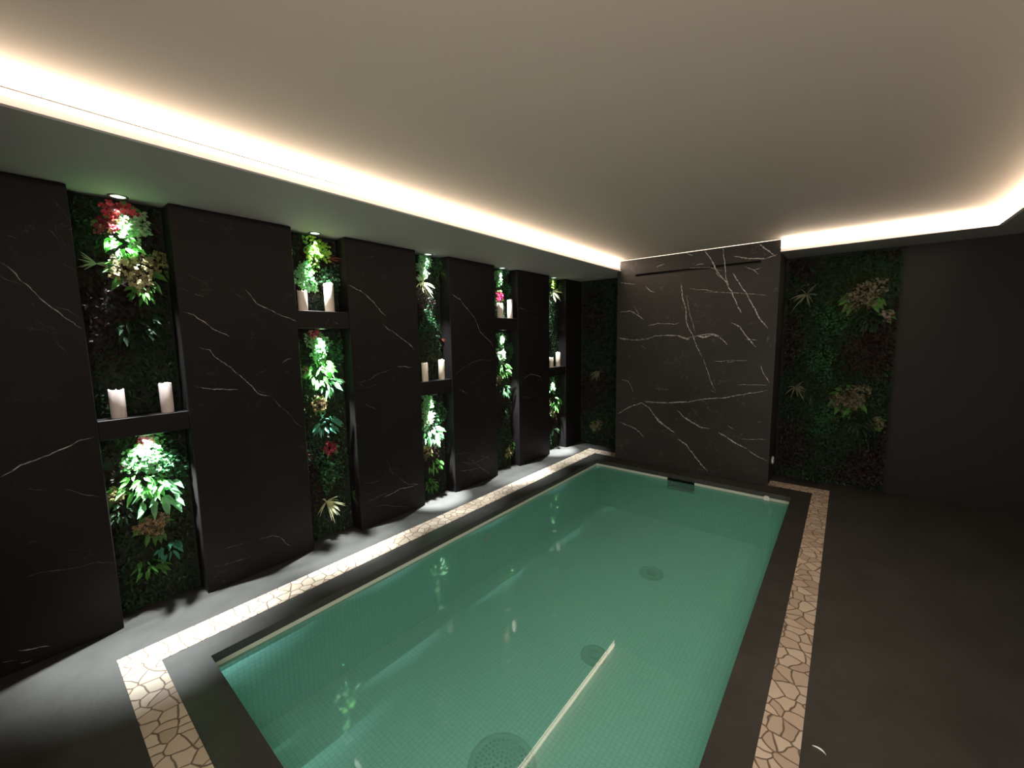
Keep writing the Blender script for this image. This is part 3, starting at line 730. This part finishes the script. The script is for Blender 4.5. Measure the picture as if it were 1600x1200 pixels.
living_wall('living_wall', 'dim green wall in the far left corner, left of the marble block', frame_far, XL+0.01, BX0-0.004, 0.004, SOF-0.004, 4200, 61, 0.07, 1.2)
living_wall('living_wall', 'broad green wall right of the marble block', frame_far, BX1+0.004, 0.355, 0.004, SOF-0.004, 4600, 62, 0.08, 1.3)

# individual plants set into the green walls
def flower4(mb, P, c, s, mi, rnd):
    """small four-petalled floret"""
    n_ = Vector((rnd.uniform(-.7, .7), rnd.uniform(-.7, .7), 1)).normalized()
    a_ = n_.cross(Vector((rnd.uniform(-1, 1), 1, 0.2))).normalized(); b_ = n_.cross(a_)
    c = Vector(c)
    for k in range(4):
        an = k*math.pi/2
        d = a_*math.cos(an)+b_*math.sin(an); e = a_*math.cos(an+math.pi/2)+b_*math.sin(an+math.pi/2)
        pts = [c, c+d*s*0.6+e*s*0.45+n_*s*.1, c+d*s*1.05+n_*s*.22, c+d*s*0.6-e*s*0.45+n_*s*.1]
        mb.poly([P(p.x, p.y, max(p.z, 0.006)) for p in pts], [(0, 1, 2, 3)], mi)

CNT = {}
def plant(panel, kind, u_, v_, R, var, label):
    CNT[kind] = CNT.get(kind, 0)+1
    rnd = random.Random(hash((round(u_*1000), round(v_*1000))) & 0xffff)
    P = frame_far if panel[0] == 'F' else frame_left
    far = panel[0] == 'F'
    if far:
        u0, u1 = (XL+0.02, BX0-0.02) if panel == 'FL' else (BX1+0.02, 0.9); v0, v1 = 0.01, SOF-0.02
    else:
        k = int(panel[1])-1
        u0, u1 = NICHE[k][0]+0.006, NICHE[k][1]-0.006
        v0, v1 = (shz[k][1]+0.004, SOF-0.012) if panel[2] == 'U' else (0.006, shz[k][0]-0.010)
    wb = 0.05 if not far else 0.06
    ovr = 0.06 if kind in ('spider', 'blade') else 0.0
    def Pc(a, b_, c):
        # leaves bend back inside the niche instead of running through its sides
        if c < 0.205 and not far or far:
            a = min(max(a, u0), u1)
        b_ = min(max(b_, v0), v1)
        if panel == 'N1U' or True:
            c = min(c, 0.30)
        return P(a, b_, c)
    root = P(u_, v_, 0.02)
    names = {'flowers': 'flowering_plant', 'bush': 'leafy_bush', 'broad': 'broad_leaf_plant', 'hydrangea': 'hydrangea', 'spider': 'spider_plant', 'blade': 'grass_tuft'}
    cat = 'flower' if kind in ('flowers', 'hydrangea') else 'plant'
    grp = {'flowers': 'red and pink flowers', 'bush': 'fine-leaved bushes', 'broad': 'broad-leaved plants', 'hydrangea': 'hydrangea clusters', 'spider': 'spider plants', 'blade': 'grass tufts'}[kind]
    t = thing(names[kind], label, cat, root, grp)
    mat = LM[var]
    stem = MB()
    def stalk(a, b_):
        a = Vector(a); b_ = Vector(b_); s = Vector((0.0022, 0, 0)); s2 = Vector((0, 0.0022, 0))
        stem.poly([Pc(*(a+s)), Pc(*(a-s)), Pc(*(b_-s)), Pc(*(b_+s)), Pc(*(a+s2)), Pc(*(a-s2)), Pc(*(b_-s2)), Pc(*(b_+s2))], [(0, 1, 2, 3), (4, 5, 6, 7)])
    if kind == 'spider':
        mb = MB()
        for k in range(20):
            a = rnd.uniform(-2.9, 0.9) if rnd.random() < 0.8 else rnd.uniform(0, 6.28)
            el = rnd.uniform(0.15, 1.2)
            d = (math.cos(a)*math.cos(el*0.7), math.sin(a)*math.cos(el*0.7)+0.25, math.sin(el)*1.0+0.15)
            blade(mb, Pc, (u_, v_, 0.03), d, R*rnd.uniform(0.75, 1.15), rnd.uniform(0.008, 0.013), 0, rnd.uniform(0.15, 0.5))
        mb.build('foliage', mat, t, recalc=False)
    elif kind == 'blade':
        mb = MB()
        for k in range(13):
            a = rnd.uniform(-0.9, 0.7)+(math.pi if var == 'pale' and rnd.random() < .8 else 0); d = (math.cos(a), math.sin(a), rnd.uniform(0.2, 1.0))
            blade(mb, Pc, (u_-R*0.3, v_, 0.03), d, R*rnd.uniform(0.7, 1.4), 0.006, 0, rnd.uniform(0.0, 0.3))
        mb.build('foliage', mat, t, recalc=False)
    elif kind == 'broad':
        mb = MB()
        dn = int(16+R*130)
        for k in range(dn):
            a = rnd.uniform(0, 6.28); q = R*math.sqrt(rnd.random())*0.85
            uu = u_+math.cos(a)*q*1.05; vv = v_+math.sin(a)*q*0.85
            w = 0.028+(1-(q/R)**2)*0.035*rnd.uniform(0.3, 1.5)
            dd = (math.cos(a)*0.7+rnd.uniform(-.5, .5), -0.35+math.sin(a)*0.35+rnd.uniform(-.3, .3), rnd.uniform(0.15, 0.9))
            L_ = R*rnd.uniform(0.42, 0.8); L_ = max(L_, 0.035)
            leaf(mb, Pc, uu, vv, w, dd, L_, L_*rnd.uniform(0.34, 0.5), 0, 0.18, 0.35, rnd)
            if k % 3 == 0: stalk((u_, v_, 0.015), (uu, vv, w))
        mb.build('foliage', mat, t, recalc=False)
        stem.build('stem', LM['dark'], t, recalc=False)
    elif kind == 'bush':
        mb = MB(); ph1 = rnd.uniform(0, 6); ph2 = rnd.uniform(0, 6)
        alt = {'mint': 'bright', 'pale': 'mint', 'deep': 'dark', 'lime': 'bright', 'mid': 'deep'}.get(var, 'deep')
        for k in range(int(190+R*3400)):
            a = rnd.uniform(0, 6.28)
            edge_ = 1+0.35*math.sin(3*a+u_*40)+0.2*math.sin(5*a+v_*31)
            q = R*1.25*rnd.random()**0.7*edge_
            uu = u_+math.cos(a)*q*0.85; vv = v_-R*0.15+math.sin(a)*q*1.1
            clump = 0.5+0.5*math.sin(uu*130+ph1)*math.sin(vv*120+ph2)
            w = 0.022+max(0, 1-(q/(R*1.5))**2)*0.018+clump*0.028*rnd.uniform(0.6, 1.1)
            L_ = rnd.uniform(0.013, 0.030)
            leaf(mb, Pc, uu, vv, w, rdir(rnd, 0.8, 0.2), L_, L_*0.6, 0 if rnd.random() < 0.35+0.5*clump else 1, 0.15, 0.1, rnd)
        mb.build('foliage', [mat, LM[alt]], t, recalc=False)
    else:
        hy = kind == 'hydrangea'
        heads = [(0, 0, R)] if R < 0.07 else ([(-.5*R, -.35*R, .6*R), (.1*R, .1*R, .65*R), (.62*R, .5*R, .55*R), (.45*R, -.35*R, .45*R)] if far else [(-.45*R, .1*R, .65*R), (.4*R, .3*R, .6*R), (.1*R, -.5*R, .55*R)])
        for hx, hv, hr in heads:
            mb = MB()
            cw = 0.022+hr*0.30
            cn = 60 if hy else 34
            for k in range(int(cn*0.7+hr*500)):
                z = rnd.uniform(-0.2, 1); a = rnd.uniform(0, 6.28); s = math.sqrt(max(0, 1-z*z)); q = hr*rnd.uniform(0.55, 1.12)
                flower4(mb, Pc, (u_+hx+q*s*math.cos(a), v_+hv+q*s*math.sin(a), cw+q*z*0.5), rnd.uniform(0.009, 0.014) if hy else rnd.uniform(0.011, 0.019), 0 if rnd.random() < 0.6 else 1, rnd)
            mb.build('flower_head', [mat, LM['shade' if hy else 'deepred']], t, recalc=False)
            stalk((u_, v_, 0.015), (u_+hx, v_+hv, cw))
        mb = MB()
        for k in range(8):
            a = rnd.uniform(0, 6.28)
            leaf(mb, Pc, u_+math.cos(a)*R*.6, v_+math.sin(a)*R*.6, 0.035, (math.cos(a), math.sin(a)-.3, 0.5), R*0.6+0.015, R*0.25+0.008, 0, 0.2, 0.3, rnd)
        mb.build('foliage', LM['mid'], t, recalc=False)
        stem.build('stem', LM['dark'], t, recalc=False)
for p in PLANTS:
    plant(*p)

# ------------------------------------------------------------------ spotlights
def spotlight(x, y, z, label, energy, color=(0.93, 1.0, 0.98), on=True, size=66):
    t = thing('recessed_spotlight', label, 'spotlight', (x, y, z), 'recessed spotlights')
    mb = MB(); mb.lathe([(0.030, 0.0), (0.041, 0.0), (0.041, -0.003), (0.036, -0.006), (0.030, -0.004), (0.030, 0.0)], 32, (x, y, z)); mb.build('ring', steel, t, True)
    mb = MB(); mb.lathe([(0.030, -0.0015), (0.0001, -0.0015)], 32, (x, y, z)); mb.build('lens', lens_m if on else lens_off, t, True)
    if on:
        ld = bpy.data.lights.new('spot_beam', 'SPOT'); ld.energy = energy; ld.color = color
        ld.spot_size = math.radians(size); ld.spot_blend = 0.75; ld.shadow_soft_size = 0.012
        lo = bpy.data.objects.new('spot_beam', ld); COL.objects.link(lo); lo.parent = t; lo.location = (0, 0, -0.010)
    return t
SPX = -2.938
for k, ((y0, y1), (z0, z1)) in enumerate(zip(NICHE, shz)):
    yc = (y0+y1)/2
    spotlight(SPX, yc, SOF-0.0005, 'lit round downlight in the soffit above the %s niche' % ord_[k], SPOT_TOP, size=38)
    spotlight(SPX, yc, z0-0.0005, 'lit round downlight under the shelf of the %s niche' % ord_[k], 150.0 if k == 0 else SPOT_LOW, size=84 if k == 0 else 40)
spotlight(-2.46, 4.80, SOF-0.0005, 'unlit round downlight in the soffit left of the marble block', 0, on=False)

# ------------------------------------------------------------------ candles
def make_candle(h, rad, mat, x, y, z, label, seed):
    rnd = random.Random(seed); ph = rnd.uniform(0, 6)
    t = thing('pillar_candle', label, 'candle', (x, y, z), 'pillar candles on the niche shelves')
    mb = MB()
    wob = lambda i, a: (0.0045*math.sin(a*2+ph)+0.002*math.sin(a*5+ph)) if i in (3, 4, 5) else 0
    mb.lathe([(0.0001, 0.0), (rad*0.97, 0.0), (rad, 0.003), (rad, h-0.004), (rad*0.93, h), (rad*0.82, h-0.004), (rad*0.55, h-0.020), (0.0001, h-0.026)], 28, (x, y, z), 'z', 0, wob)
    mb.build('wax', mat, t, True)
    mb = MB(); mb.lathe([(0.0001, h-0.026), (0.005, h-0.022), (0.007, h-0.012), (0.004, h-0.002), (0.0001, h+0.006)], 12, (x, y, z)); mb.build('flame_tip', flame_m, t, True)
CX = -2.935
cd = [(0, 0.331, .148, .031, 'shorter pale candle at the left on the leftmost shelf'), (0, 0.530, .165, .029, 'taller pale candle at the right on the leftmost shelf'),
 (1, 1.315, .138, .031, 'shorter ivory candle at the left on the second niche shelf'), (1, 1.505, .203, .033, 'tall glowing ivory candle at the right on the second niche shelf'),
 (2, 2.352, .165, .029, 'shorter ivory candle at the left on the third niche shelf'), (2, 2.548, .185, .029, 'taller ivory candle at the right on the third niche shelf'),
 (3, 3.405, .155, .033, 'shorter ivory candle at the left on the fourth niche shelf'), (3, 3.575, .205, .030, 'taller ivory candle at the right on the fourth niche shelf'),
 (4, 4.395, .125, .029, 'shorter ivory candle at the left on the farthest niche shelf'), (4, 4.560, .185, .031, 'taller ivory candle at the right on the farthest niche shelf')]
for i, (k, y, h, rad, lb) in enumerate(cd):
    make_candle(h, rad, wax_pink if k == 0 else wax, CX, y, shz[k][1], lb, i)

# ------------------------------------------------------------------ curved floor highlight, modelled as a thin white sliver
mb = MB()
pts = []
for k in range(11):
    a = math.radians(20+k*9.5); s = 0.0022*math.sin(math.pi*k/10)+0.0004
    cx, cy = 0.004+0.030*math.cos(a), 1.695+0.022*math.sin(a)
    pts.append((cx, cy, s))
for k in range(10):
    (ax, ay, s0), (bx_, by_, s1) = pts[k], pts[k+1]
    mb.poly([(ax, ay-s0, 0.0005), (ax, ay+s0, 0.0005), (ax, ay, 0.0005+2*s0), (bx_, by_-s1, 0.0005), (bx_, by_+s1, 0.0005), (bx_, by_, 0.0005+2*s1)], [(0, 2, 5, 3), (2, 1, 4, 5), (0, 3, 4, 1)])
tag(mb.build('highlight_sliver', white_plastic), 'tiny curved white highlight, shaped as a sliver, on the dark floor beside the right stone border', 'highlight')
